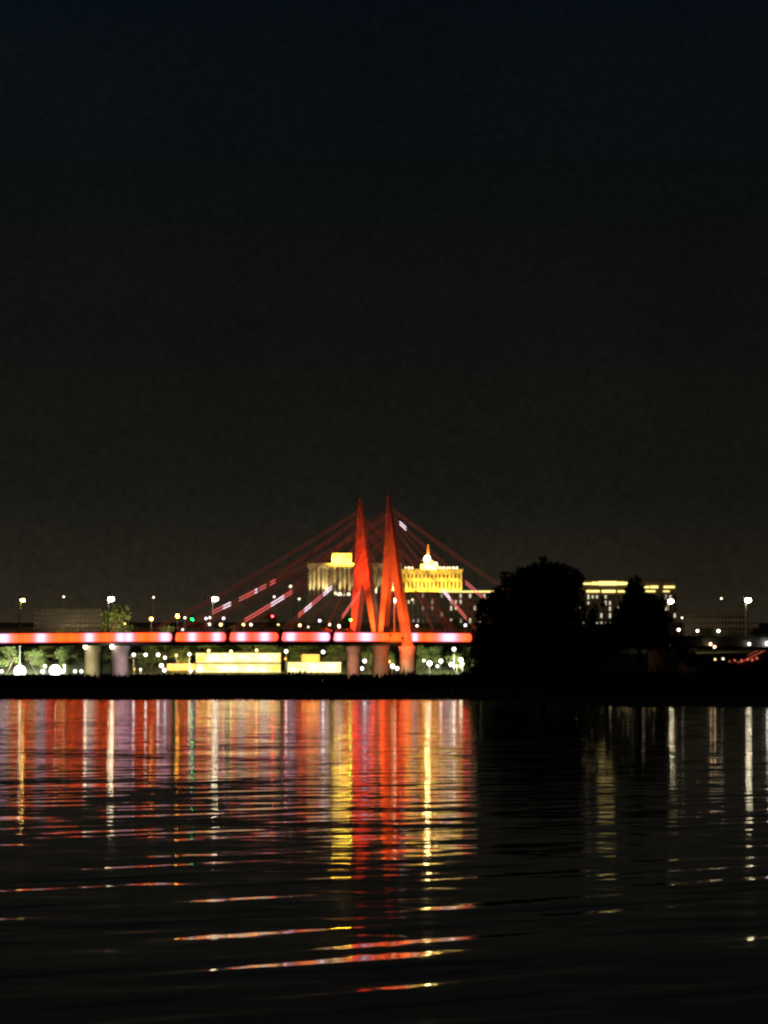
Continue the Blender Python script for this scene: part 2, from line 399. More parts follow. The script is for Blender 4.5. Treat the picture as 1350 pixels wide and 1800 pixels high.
# lit fascia panels
WHITE = [(-150,12),(-75,12),(6,13),(72,11),(157,9),(212,9),(226,9),(290,11),(338,8),(381,9),(424,9),(465,10),(511,10),(570,13),(596,9),(643,13),(729,6),(789,17)]
def led_col(px):
    a = 0
    for c, hw in WHITE: a = max(a, 1 / (1 + (abs(px - c) / (hw*.74)) ** 3.6))
    n_ = .9 + .12*sin(px*.31) + .1*sin(px*.83+2)
    t_ = smooth(300, 380, px) * (1 - smooth(580, 680, px))      # the middle spans glow a little redder
    o_ = (3.9*n_, (.24 - .07*t_)*n_, (.02 + .035*t_)*n_); w_ = (2.2, 1.0, 1.5)
    return tuple(o_[i]*(1-a) + w_[i]*a for i in range(3))
edges = [-253,-160,-67,26,119,212,305,400,492,583,672,758,832]
for a, b in zip(edges, edges[1:]):
    gl = 3.2 if a >= 305 and a <= 583 else .4; gr = 3.2 if 305 <= b <= 583 or b == 832 else .4
    pa, pb = a + gl, b - gr; p = MB(); p.c = []; N = 40
    for i in range(N + 1):
        px = pa + (pb-pa)*i/N; s = s_at(px, HW+.3); zc = band_z(s)
        sa, sb = s_at(pa, HW+.3), s_at(pb, HW+.3); e = min(s-sa if gl > 1 else 9, sb-s if gr > 1 else 9); rr = 1.0
        hh = HB - .33 - (0 if e >= rr else .75*(1 - math.sqrt(max(0, 1 - (1-e/rr)**2))))
        for (w_, zz) in ((HW+.32, zc-hh), (HW+.32, zc+hh), (HW+.05, zc+hh), (HW+.05, zc-hh)):
            p.v.append(B(s, w_, zz)); p.c.append(led_col(px))
    p.f = [(i*4+j, (i+1)*4+j, (i+1)*4+(j+1)%4, i*4+(j+1)%4) for i in range(N) for j in range(4)] + [(0,1,2,3), (N*4+3,N*4+2,N*4+1,N*4)]
    p.build('light_panel', LED, bridge)
for px in (305,400,492,583):
    s = s_at(px, HW); zc = band_z(s); k = MB()
    k.hexa([B(s-.75,HW+.05,zc-HB), B(s+.1,HW+.05,zc-HB), B(s+.1,HW+.7,zc-HB), B(s-.75,HW+.7,zc-HB),
            B(s+.2,HW+.05,zc+HB+.9), B(s+1.0,HW+.05,zc+HB+.9), B(s+1.0,HW+.7,zc+HB+.9), B(s+.2,HW+.7,zc+HB+.9)])
    k.build('anchor_bracket', M['bracket'], bridge)
# pylon: two tall wedges that together read as an M
zb_ = band_z(0)
ZTOP = Z(874, 1100)
py = bpy.data.objects.new('pylon', None); COL.objects.link(py); py.parent = bridge
def leg(w0, w1, w2, zc, sgn_outer, zbase):
    """one leg: from apex (w0) to base centre (w1); the crotch sits at (wc, zc)"""
    pass
def pylon_leg(wb, wa, wc, zc, aw, zbase, sapex):
    out_ = -1 if wb < wa else 1
    zt = ZTOP
    prof = [(wb + out_*aw, zbase), (wa + out_*.42, zt), (wa + out_*.01, zt), (wc + out_*.01, zc), (wb - out_*aw, zbase)]
    mb = MB(); m2 = len(prof)
    for side in (-1, 1):
        for (w_, z_) in prof:
            tt = (z_ - zb_) / (ZTOP - zb_); th = .85*(1-max(0, tt)) + .32
            mb.v.append(B(sapex*max(0, tt) + side*th, w_, z_))
    mb.f = [tuple(range(m2)), tuple(range(m2, 2*m2))[::-1]] + [(i, (i+1) % m2, m2+(i+1) % m2, m2+i) for i in range(m2)]
    # triangulate the big faces for clean shading
    return mb
SAP = -2.3
def zf(py_): return Z(py_, 1100)
for (wb, wa, wc, zc, aw, zb2) in [(-17.3,-9.4,-9.0,zf(1018),1.2,zb_-HB-1.6), (-1.6,-9.4,-9.0,zf(1018),.95,zb_-HB+.9),
                                   (1.7,9.0,9.2,zf(992),1.25,zb_-HB+.9), (17.2,9.0,9.2,zf(992),1.4,zb_-HB-1.4)]:
    pylon_leg(wb, wa, wc, zc, aw, zb2, SAP).build('leg', M['pylon'], py)
# piers
def pier(s, w_, r, ztop, name='pier'):
    mb = MB(); b = B(s, w_, 0); n_ = 18
    mb.lathe((b[0], b[1], 0), [(r*1.35,-2),(r*1.35,.9),(r,1.1),(r*.97,ztop-2.2),(r*1.12,ztop-.9),(r*1.2,ztop)], n_)
    return mb.build(name, M['concrete'], bridge, smooth=False)
sp_ = s_at(210, 9)
for s in (sp_, sp_-58, 118, 176):
    for w_ in (9.2, -9.2): pier(s, w_, 2.9, band_z(s)-HB-.9)
for w_, r in ((-17.3, 2.4), (0, 2.8), (17.2, 2.7)): pier(0, w_, r, band_z(0)-HB-(.95 if w_ == 0 else 1.3))
for w_ in (-17.3, 0, 17.2):
    ft = MB(); b = B(0, w_, 0); ft.lathe((b[0], b[1], -1.5), [(4.5, 0), (4.5, 2.0), (4.1, 2.3)], 16); ft.build('footing', M['concrete'], bridge)
# cables
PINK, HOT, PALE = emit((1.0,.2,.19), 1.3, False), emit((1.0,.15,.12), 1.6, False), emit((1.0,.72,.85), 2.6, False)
def cable_path(top, bot, sag, n=28):
    L = math.dist(top, bot)
    return [tuple(top[i] + (bot[i]-top[i])*k/n - (sag*L*4*(k/n)*(1-k/n) if i == 2 else 0) for i in range(3)) for k in range(n+1)]
def on_path(path, t):
    q = t * (len(path)-1); i = min(int(q), len(path)-2); f = q - i
    return tuple(path[i][k] + (path[i+1][k]-path[i][k])*f for k in range(3))
def px_of(p):
    y, z = p[1], p[2] - CAMZ
    return 675 + F * p[0] / (y*cos(TILT) + z*sin(TILT))
def cable(wt, pyt, wa, pxa, lit, sag=.012, dim=1.0, r=.085):
    zt = zf(pyt); tt = (zt - zb_) / (ZTOP - zb_)
    top = B(SAP*tt, wt, zt); sa = s_at(pxa, wa); bot = B(sa, wa, band_z(sa) + HB + .7)
    mb = MB(); paths = []
    for off in (.44, -.44):
        path = [(p[0], p[1], p[2]+off) for p in cable_path(top, bot, sag)]; paths.append(path); mb.tube(path, r, 5)
    o = mb.build('cable', M['cable'], bridge)
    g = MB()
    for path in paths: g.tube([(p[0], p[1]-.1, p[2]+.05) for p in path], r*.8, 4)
    g.build('light_strip', emit((1.0,.17,.09), round(.16*dim, 3), False), o)  # faint glow added so the floodlit cable shows red along its length
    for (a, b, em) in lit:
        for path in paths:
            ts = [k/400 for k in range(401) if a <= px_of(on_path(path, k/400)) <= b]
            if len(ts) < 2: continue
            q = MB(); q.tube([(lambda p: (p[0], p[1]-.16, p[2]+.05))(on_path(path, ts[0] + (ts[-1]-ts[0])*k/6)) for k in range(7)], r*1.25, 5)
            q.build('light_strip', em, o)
WN = HW + .4
cable(9.2, 905, WN, 308, [(372,392,PINK),(392,406,PALE),(420,430,PINK),(430,447,HOT),(447,453,PALE),(455,468,PINK),(474,484,HOT)], .02)
cable(9.2, 922, WN, 403, [(430,476,HOT),(476,487,PALE),(487,500,PALE),(500,514,HOT)], .018)
cable(9.2, 940, WN, 495, [(524,535,HOT),(535,548,PALE),(548,566,PINK),(568,584,PALE)], .012)
cable(9.2, 963, WN, 586, [(601,634,HOT)], .004)
cable(9.2, 905, WN, 921, [(702,714,PALE),(818,854,PINK)], .014)
cable(9.2, 922, WN, 838, [(778,792,PALE),(792,799,PINK),(799,812,HOT),(812,820,PINK)], .012)
cable(9.2, 940, WN, 762, [], .006)
cable(9.2, 895, WN, 1005, [], .012)
for pyt, px in ((905,345),(922,425),(940,505),(960,572),(905,868),(922,790),(940,722),(895,270)): cable(-9.0, pyt, -WN, px, [], .012, .8)
for pyt, px in ((912,318),(930,412),(950,510),(912,890),(930,800),(950,730)): cable(-8.8, pyt, -1.2, px, [], .012, .7, .06)
for pyt, px in ((912,335),(930,425),(950,525),(912,880),(930,795),(950,725)): cable(8.8, pyt, 1.2, px, [], .012, .7, .06)

for pyt, px in ((914,355),(931,448),(899,262),(914,880),(931,800)): cable(9.1, pyt, WN-3, px, [], .014, .55, .05)
# red floodlights that light the pylon
def floodlight(loc, target, col, k, label, group=None, r=.5, housing=True):
    import mathutils
    o = thing('floodlight', loc, label, 'floodlight', group)
    d = (mathutils.Vector(target) - mathutils.Vector(loc)).normalized()
    p = mathutils.Vector(loc)
    hs = MB(); hs.tube([p - d*.7*r*1.6, p - d*.1], [r*.55, r*1.08], 10); hs.build('housing', M['dark'], o)
    ln = MB(); ln.tube([p - d*.09, p + d*.02], [r, r*.98], 12); ln.build('lens', emit(col, k), o)
    st = MB(); gz = p.z - r*1.4; st.box(p.x-r*.9, p.x+r*.9, p.y-.12, p.y+.12, gz, gz+.12)
    for sx in (-1, 1): st.box(p.x+sx*r*1.15-.05, p.x+sx*r*1.15+.05, p.y-.08, p.y+.08, gz+.02, p.z)
    st.build('bracket', M['dark'], o)
    return o
RED = (1, .045, .009); ORG = (1, .085, .01)
zd = zb_ + HB
for (s, w_, dz, tz, tw, pw, col, cone, lab) in [
    (-17, -6.0, .9, 32, -9.2, 88000, RED, 50, 'red floodlight on the deck at the foot of the left pylon wedge'),
    (-15, -13.0, .9, 6, -15.0, 32000, RED, 90, 'red floodlight on the deck beside the far outer pylon leg'),
    (-15, 4.0, .9, 25, 8.8, 36000, ORG, 60, 'orange red floodlight on the deck before the inner pylon legs'),
    (-10, -1.0, .9, 5, 0, 24000, ORG, 110, 'small orange floodlight on the deck median by the inner pylon legs'),
    (-10, 23.0, -.9, 14, 15.5, 28000, ORG, 70, 'orange red floodlight on the bracket beside the near outer pylon leg'),
    (-8, 27.0, -2, 0, 17.4, 15000, ORG, 70, 'orange floodlight beside the deck edge aimed at the near outer pylon leg'),
    (-9, 25.0, -5, -4, 17.2, 6500, ORG, 90, 'orange floodlight below the deck edge at the near pylon pier')]:
    p = B(s, w_, zd + dz); q = B(-1, tw, zb_ + tz)
    floodlight(p, q, col, 3, lab, 'red floodlights of the pylon', r=.4)
    lamp_light('SPOT', 'pylon_spot', tuple(p[i] + (q[i]-p[i])*.03 for i in range(3)), q, pw, col, .4, cone=cone, blend=.8)
# lamps under the deck that light the piers
def under_lamp(s, w_, px, py, r, k, col):
    d = B(s, w_, 0)[1] - 4.2; p = W(px, py, d); o = MB(); o.ball(p, r, 10); l = o.build('pier_lamp', emit(col, k), bridge)
    st = MB(); st.tube([(p[0], p[1], p[2]+r), (p[0], p[1]+2.5, band_z(s)-HB-.5)], .08, 6); st.build('bracket', M['steel'], l)
under_lamp(sp_, -9.2, 150, 1137, .6, 15, (1,.85,.5))
under_lamp(sp_, 9.2, 197, 1137, .6, 15, (1,.85,.55))
def pier_wash(s, w_, off, z, pw, col):  # added spots with no fixture, brightening the piers
    b = B(s, w_, 0); lamp_light('SPOT', 'pier_wash', (b[0]+off, b[1]-9, z), (b[0], b[1], 7), pw, col, .4, cone=110)
pier_wash(sp_, 9.2, 3, 5, 1700, (1,.68,.72))
pier_wash(sp_, -9.2, -4, 4, 2600, (1,.85,.4))
pier_wash(0, -17.3, -3, 5, 2200, (1,.42,.25))
pier_wash(0, 17.2, -2, 4, 1900, (1,.66,.3))
pier_wash(0, 0, -2, 4, 700, (1,.6,.3))
# the gentle orange wash on the deck and the pier heads under the pylon

# ------------------------------------------------------------------ lamps
COOL, NEUT, WARM, AMB, LAV, GRN = (1,.93,.82), (1,.88,.62), (1,.66,.22), (1,.42,.06), (.9,.66,1), (.03,1,.3)
def bridge_lamp(px, py, r, k, label, col=(1,.86,.56), arm=1):
    s = s_at(px, 0, py); g = B(s, 0, band_z(s) + HB - .5); h = z_at(s, 0, py)
    o = thing('street_lamp', g, label, 'street lamp', 'tall street lamps along the bridge')
    p = MB(); p.tube([(g[0]-arm*.5, g[1], g[2]), (g[0]-arm*.5, g[1], h+.9)], [.3, .2], 8); p.lathe((g[0]-arm*.5, g[1], g[2]), [(.38,0),(.38,.5),(.24,.7)], 8)
    p.build('pole', M['pale_pole'], o)
    a = MB(); a.tube([(g[0]-arm*2.6, g[1], h+.75), (g[0]-arm*.5, g[1], h+.95), (g[0]+arm*1.0, g[1], h+.75)], .07, 6); a.build('arm', M['steel'], o)
    hd = MB(); hd.lathe((g[0]+arm*.4, g[1], h), [(.5*r,.55*r),(1.05*r,.62*r),(.55*r,.9*r+.1)], 10); hd.build('lamp_shade', M['dark'], o)
    gl = MB(); gl.ball((g[0]+arm*.4, g[1], h), r, 12, .75); gl.build('lamp', emit(col, k), o)
    h2 = MB(); h2.lathe((g[0]-arm*2.5, g[1], h+.45), [(.25,-.1),(.4,.0),(.28,.3)], 8); h2.build('lamp_shade', M['dark'], o)
bridge_lamp(38, 1055, .6, 34, 'tall street lamp with a crossarm and small dim head, leftmost on the bridge', (1,.62,.14))
bridge_lamp(193, 1053, .98, 22, 'tall bright street lamp above the pair of pale bridge piers')
bridge_lamp(376, 1053, .98, 22, 'tall bright street lamp at the lower end of the longest lit cable')
bridge_lamp(696, 1055, .98, 22, 'tall bright street lamp seen between the legs of the right pylon wedge')
bridge_lamp(1177, 1057, 1.0, 24, 'tall bright street lamp directly right of the dark island trees')
bridge_lamp(1313, 1055, 1.12, 24, 'tall bright street lamp over the red lit ramp, rightmost in the photo')

def find_d(py, pole):
    best = (1e9, 1320)
    for k in range(0, 96):
        d = 1306 + 5*k; e = abs(Z(py, d) - ground_z(0, d) - pole)
        if e < best[0]: best = (e, d)
    return best[1]
def post_lamp(px, py, r, k, col, label, d=None, pole=7, group=None, name='street_lamp', ell=1.0, gz=None):
    d = d or find_d(py, pole); x, y, h = W(px, py, d); gz = ground_z(x, d) if gz is None else gz
    o = thing(name, (x, y, gz), label, 'street lamp' if name == 'street_lamp' else name.replace('_', ' '), group)
    p = MB(); p.tube([(x, y+.1, gz-.1), (x, y+.1, max(h - r*.6, gz+.1))], [.11, .07], 6); p.build('pole', M['steel'], o)
    gl = MB(); gl.ball((x, y, h), r, 10, ell); gl.build('lamp', emit(col, k, False), o)
    cp = MB(); cp.lathe((x, y, h + r*ell*.93), [(r*.62, 0), (r*.4, r*.3), (.05, r*.45)], 8); cp.build('lamp_shade', M['dark'], o)
    return o
G1 = 'street lamps on the slope behind the bridge'
UP = [  # px, py, radius, strength, colour, label
 (112,1049,.42,9,NEUT,'tiny high white lamp over the left grey apartment block'),
 (270,1050,.42,8,NEUT,'tiny high white lamp between the second and third bridge lamps'),
 (51,1109,.35,6,WARM,'faint warm lamp touching the deck edge beside the leftmost bridge lamp'),
 (160,1094,.85,7,WARM,'dull yellow lamp left of the bridge lamp over the piers'),
 (202,1093,.5,8,AMB,'small amber lamp right beside the pole of the bridge lamp over the piers'),
 (218,1097,.8,26,(1,.5,.1),'yellow lamp, the larger of the two right of the lamp over the piers'),
 (266,1088,.85,34,(1,.42,.06),'bright yellow lamp on its own left of the amber lamp cluster'),
 (312,1083,1.0,46,(1,.48,.05),'large amber yellow lamp glowing in a tree left of the third bridge lamp'),
 (325,1086,.5,9,NEUT,'small white lamp touching the right of the large amber one'),
 (321,1107,.55,9,LAV,'lilac lamp sitting on the deck edge right of the first bracket'),
 (362,1087,.6,10,LAV,'lilac white lamp low beside the third bridge lamp pole, left of its twin'),
 (369,1086,.55,9,NEUT,'white lamp low beside the third bridge lamp pole, right of the lilac one'),
 (368,1097,.65,10,NEUT,'cream lamp low under the third bridge lamp'),
 (388,1098,.75,9,WARM,'warm cream lamp right of the third bridge lamp, under the cable'),
 (393,1087,.6,11,LAV,'lilac lamp right of the third bridge lamp, under the longest cable'),
 (428,1098,.7,8,WARM,'warm lamp at the low left end of the second lit cable'),
 (441,1098,.7,9,NEUT,'pale lamp at the low right side of the second lit cable'),
 (489,1099,.65,9,WARM,'slanted warm lamp left of the third bracket'),
 (508,1102,.85,8,LAV,'large lilac lamp low on the deck edge right of the third bracket'),
 (527,1099,.7,8,WARM,'yellow lamp low under the left end of the third lit cable'),
 (542,1102,.45,4,NEUT,'faint dim lamp between the yellow and the lilac lamps'),
 (562,1091,.6,12,LAV,'white lilac lamp under the middle of the third lit cable'),
 (580,1098,.6,12,NEUT,'small white lamp just above the fourth bracket'),
 (595,1101,.9,13,NEUT,'long pale lamp left of the far outer pylon leg'),
 (637,1037,.6,8,NEUT,'small pale lamp in the opening of the left pylon wedge, upper of two'),
 (682,1100,.6,12,NEUT,'small white lamp at the foot of the inner right pylon leg'),
 (733,1100,.55,8,(1,.7,.55),'small pinkish lamp right of the near outer pylon leg'),
 (725,1054,.5,5,WARM,'dim warm lamp below the palace beside the right pylon leg'),
 (818,1099,.7,6,LAV,'faint lilac lamp at the tip of the lit deck beside the willow'),
 (482,1049,.6,4,NEUT,'dim white lamp between the first and second lit cables'),
 (511,1031,.9,3,NEUT,'faint hazy lamp left of the dim colonnade wing'),
 (526,1053,.7,3,NEUT,'faint hazy low lamp under the dim colonnade wing'),
 (1011,1095,.75,7,NEUT,'single pale lamp glimpsed beside the right edge of the willow'),
 (1199,1086,.5,5,NEUT,'faint lamp at the left top corner of the right grey block'),
 (1193,1107,.7,11,(1,.75,.6),'pinkish white lamp beside the dark bush, left of two white lamps'),
 (1226,1109,.6,13,NEUT,'white lamp before the right grey block, left of its twin'),
 (1263,1109,.65,15,NEUT,'white lamp before the right grey block, right of its twin'),
 (1268,1052,.45,8,NEUT,'tiny high white lamp between the two rightmost bridge lamps'),
 (1130,1096,.8,2.2,NEUT,'dim pale lamp seen through the ragged tree'),
]
for px, py_, r, k, col, lab in UP: post_lamp(px, py_, r*.9, k*.8, col, lab, group=G1)
G2 = 'lamps along the far river bank'
DN = [
 (35,1134,.75,22,NEUT,'white lamp hanging just below the deck edge above the left huge floodlight'),
 (235,1151,.75,18,COOL,'first white lamp right of the lilac pier'),
 (256,1151,.75,18,COOL,'second white lamp right of the lilac pier'),
 (278,1151,.8,18,COOL,'third white lamp right of the lilac pier'),
 (290,1156,.7,16,NEUT,'cream lamp low at the right end of the row of white lamps'),
 (247,1177,.55,12,NEUT,'low cream lamp in the grass right of the lilac pier'),
 (236,1176,.5,8,AMB,'low amber lamp in the grass right of the lilac pier'),
 (284,1170,.9,22,COOL,'bright low white lamp at the left end of the orange wall'),
 (289,1178,.8,18,COOL,'second bright low lamp at the left end of the orange wall'),
 (310,1152,.6,12,WARM,'yellow lamp above the orange wall'),
 (333,1150,.7,18,NEUT,'white lamp above the orange wall, next to the glowing pavilion'),
 (335,1179,.8,16,COOL,'low white lamp at the right end of the orange wall'),
 (503,1145,.75,20,COOL,'white lamp above the gap between the two glowing pavilions'),
 (502,1158,.5,10,AMB,'small amber lamp in the gap between the two glowing pavilions'),
 (568,1146,.75,20,COOL,'white lamp above the single storey glowing pavilion'),
 (641,1162,.8,20,COOL,'white lamp right of the far pylon pier, upper of two'),
 (636,1175,.75,20,COOL,'white lamp right of the far pylon pier, lower of two'),
 (684,1163,.6,12,WARM,'warm lamp in the leaves left of the near pylon pier'),
 (690,1171,.9,20,COOL,'white lamp low left of the near pylon pier'),
 (698,1175,.85,18,NEUT,'cream lamp touching the foot of the near pylon pier'),
 (745,1161,.6,16,NEUT,'small white lamp, first right of the near pylon pier'),
 (755,1166,1.1,30,COOL,'large white lamp, brightest right of the near pylon pier'),
 (775,1162,.85,22,COOL,'white lamp in the middle of the group right of the pylon'),
 (769,1171,.65,14,COOL,'small low lamp in the middle of the group right of the pylon'),
 (793,1168,.9,24,COOL,'tall oval white lamp near the green lit tree'),
 (803,1171,.7,16,(1,.62,.4),'peach lamp under the green lit tree'),
 (810,1160,.95,24,NEUT,'bright cream lamp right of the green lit tree'),
 (813,1167,.7,16,NEUT,'lower cream lamp right of the green lit tree'),
 (798,1141,.8,22,COOL,'white lamp high up above the green lit tree'),
 (828,1169,.5,10,WARM,'small warm lamp left of the willow, first of two low lamps'),
 (844,1170,.45,8,COOL,'small cool lamp under the willow, second of two low lamps'),
 (3,1180,.7,16,NEUT,'cream lamp cut by the left photo edge'),
 (75,1180,.85,20,COOL,'white lamp low left of the right huge floodlight'),
 (79,1171,.75,18,NEUT,'cream lamp above the low white one beside the right huge floodlight'),
 (111,1180,.8,20,COOL,'white lamp touching the right huge floodlight'),
 (113,1170,.55,14,NEUT,'small cream lamp above and right of the right huge floodlight'),
 (132,1180,.7,18,COOL,'white lamp left of the pale pier, first of two'),
 (143,1180,.7,18,COOL,'white lamp left of the pale pier, second of two'),
 (178,1178,.45,8,COOL,'tiny lamp between the two pale piers'),
 (1257,1159,.5,8,WARM,'low yellow lamp behind the shrub, left of two'),
 (1271,1158,.5,9,NEUT,'low cream lamp behind the shrub, right of two'),
]
for px, py_, r, k, col, lab in DN: post_lamp(px, py_, r*.8, k*.33, col, lab, d=1247 + (px*37 % 12), group=G2)
DECKSIDE = [
 (1177,1135,.55,9,NEUT,'small white lamp under the right bridge lamp beside the bush'),
 (1249,1132,.75,15,(1,.78,.6),'pinkish white lamp on the dark deck right of the trees, left of its pair'),
 (1256,1137,.75,16,NEUT,'white lamp on the dark deck right of the trees, right of its pair'),
 (1317,1132,.8,17,(1,.82,.66),'white lamp over the red ramp below the rightmost bridge lamp'),
 (1349,1131,1.1,26,COOL,'large white lamp at the right photo edge'),
]
for px, py_, r, k, col, lab in DECKSIDE:
    sd_ = s_at(px, HW+1.2, py_); b_ = B(sd_, HW+1.2, 0)
    post_lamp(px, py_, r*.6, k*.4, (1,.68,.36) if px in (1249,1256) else col, lab, d=b_[1], group='lamps along the unlit end of the bridge deck', gz=band_z(sd_)-HB-3)
for px, py_, lab in ((35,1180,'huge white floodlight low on the far bank, leftmost of the pair'), (97,1179,'huge white floodlight low on the far bank left of the pale pier')):
    d = 1250; p = W(px, py_, d)
    floodlight(p, (p[0]+10, 0, 6), COOL, 16, lab, 'huge floodlights on the far bank', r=2.15)
# three lamps standing on the pavilion roof and traffic lights on the deck come with their hosts below

def traffic_light(px, col, which, label):
    s = s_at(px, HW-1.5); g = B(s, HW-1.5, band_z(s)+HB-.5); h = g[2] + 4.2
    o = thing('traffic_light', g, label, 'traffic light', 'traffic lights on the bridge')
    p = MB(); p.tube([g, (g[0], g[1], h)], .07, 6); p.build('pole', M['steel'], o)
    hs = MB(); hs.box(g[0]-.3, g[0]+.3, g[1]-.28, g[1]-.02, h-.2, h+1.5); hs.build('housing', M['dark'], o)
    for k in range(3):
        l = MB(); z_ = h + .1 + k*.5; l.tube([(g[0], g[1]-.33, z_+.1), (g[0], g[1]-.285, z_+.1)], .24, 10)
        l.build('lens', emit(col, 80) if k == which else M['window'], o)
traffic_light(338, (0.0,1,.06), 0, 'small traffic light showing green right of the first bracket')
traffic_light(616, (0.02,1,.06), 0, 'small traffic light showing green beside the far outer pylon leg')
traffic_light(479, (1,.02,.03), 2, 'small traffic light showing red left of the third bracket')

# ------------------------------------------------------------------ far bank buildings
YEL = emit_uneven('warm_glazing', (.85,.6,.1), (1.5,1.3,.6), 1.75, .3)
YEL.cycles.emission_sampling = 'NONE'
def pavilion(px0, px1, storeys, label, d=1262, name='riverside_pavilion'):
    x0, x1 = X(px0, d), X(px1, d); gz = ground_z(0, d)
    o = thing(name, ((x0+x1)/2, d, gz), label, 'pavilion')
    b = MB(); b.box(x0+.4, x1-.4, d+.5, d+9, gz-.3, Z(storeys[-1][0], d)); b.build('wall', M['stone2'], o)
    for (t_, b_) in storeys:
        zt, zb2 = Z(t_, d), max(Z(b_, d), gz+.1)
        g = MB(); n_ = max(3, int((x1-x0)/3)); 
        for i in range(n_):
            a = x0 + .2 + (x1-x0-.4)*i/n_; c = x0 + .2 + (x1-x0-.4)*(i+1)/n_
            w_ = MB(); w_.box(a+.05, c-.05, d, d+.45, zb2+.15, zt-.2); w_.build('glazing', YEL, o)
        fr = MB(); fr.box(x0, x1, d-.25, d+.5, zt-.2, zt+.12); fr.box(x0, x1, d-.12, d+.5, zb2-.12, zb2+.15)
        for i in range(n_+1):
            a = x0 + .2 + (x1-x0-.4)*i/n_; fr.box(a-.05, a+.05, d-.05, d+.46, zb2+.15, zt-.2)
        fr.build('frame', M['stone'], o)
    r = MB(); r.box(x0+.2, x1-.2, d+.45, d+9.3, Z(storeys[-1][0], d)+.003, Z(storeys[-1][0], d)+.35); r.build('roof', M['roofing'], o)
    return o
pavilion(344, 494, [(1168.5,1186),(1148.5,1163.5)], 'two storey riverside pavilion with brilliantly glowing yellow glass storeys')
pavilion(505, 600, [(1164.5,1186)], 'single storey riverside pavilion glowing yellow beside the far pylon pier')
def orange_wall(px0, px1, t_, b_, label, d=1266):
    x0, x1 = X(px0, d), X(px1, d); gz = ground_z(0, d)
    o = thing('low_building', ((x0+x1)/2, d, gz), label, 'building')
    b = MB(); b.box(x0, x1, d, d+5, max(gz-.2, Z(b_, d)), Z(t_, d)); b.build('wall', M['orange_wall'], o)
    r = MB(); r.box(x0-.2, x1+.2, d-.3, d+5.2, Z(t_, d)+.002, Z(t_, d)+.3); r.build('roof', M['roofing'], o)
    k = MB(); k.box(x0+.3, x1-.3, d-.9, d-.75, Z(t_, d)-.15, Z(t_, d)); k.build('light_strip', emit((1,.5,.12), 4, False), o)
    lamp_light('AREA', 'wall_wash', ((x0+x1)/2, d-3, gz+1.2), ((x0+x1)/2, d, gz+2.5), 2600*(x1-x0)/10, (1,.62,.2), x1-x0, .4)
    return o
orange_wall(294, 343, 1167.5, 1190, 'low orange lit building left of the two storey pavilion')
orange_wall(530, 562, 1151, 1190, 'small orange lit kiosk behind the single storey pavilion', d=1274)
for px, py_, lab in ((367,1144,'small yellow lamp on the left of the pavilion roof'), (406,1145,'small yellow lamp on the middle of the pavilion roof'), (451,1143,'small yellow lamp on the right of the pavilion roof')):
    d = 1263; x, y, h = W(px, py_, d); gz = Z(1148.5, d)+.3
    o = thing('roof_lamp', (x, y, gz), lab, 'roof lamp', 'lamps on the pavilion roof')
    p = MB(); p.tube([(x,y,gz),(x,y,h-.2)], .05, 6); p.build('pole', M['steel'], o)
    q = MB(); q.ball((x,y,h), .45, 8); q.build('lamp', emit(WARM, 8), o)

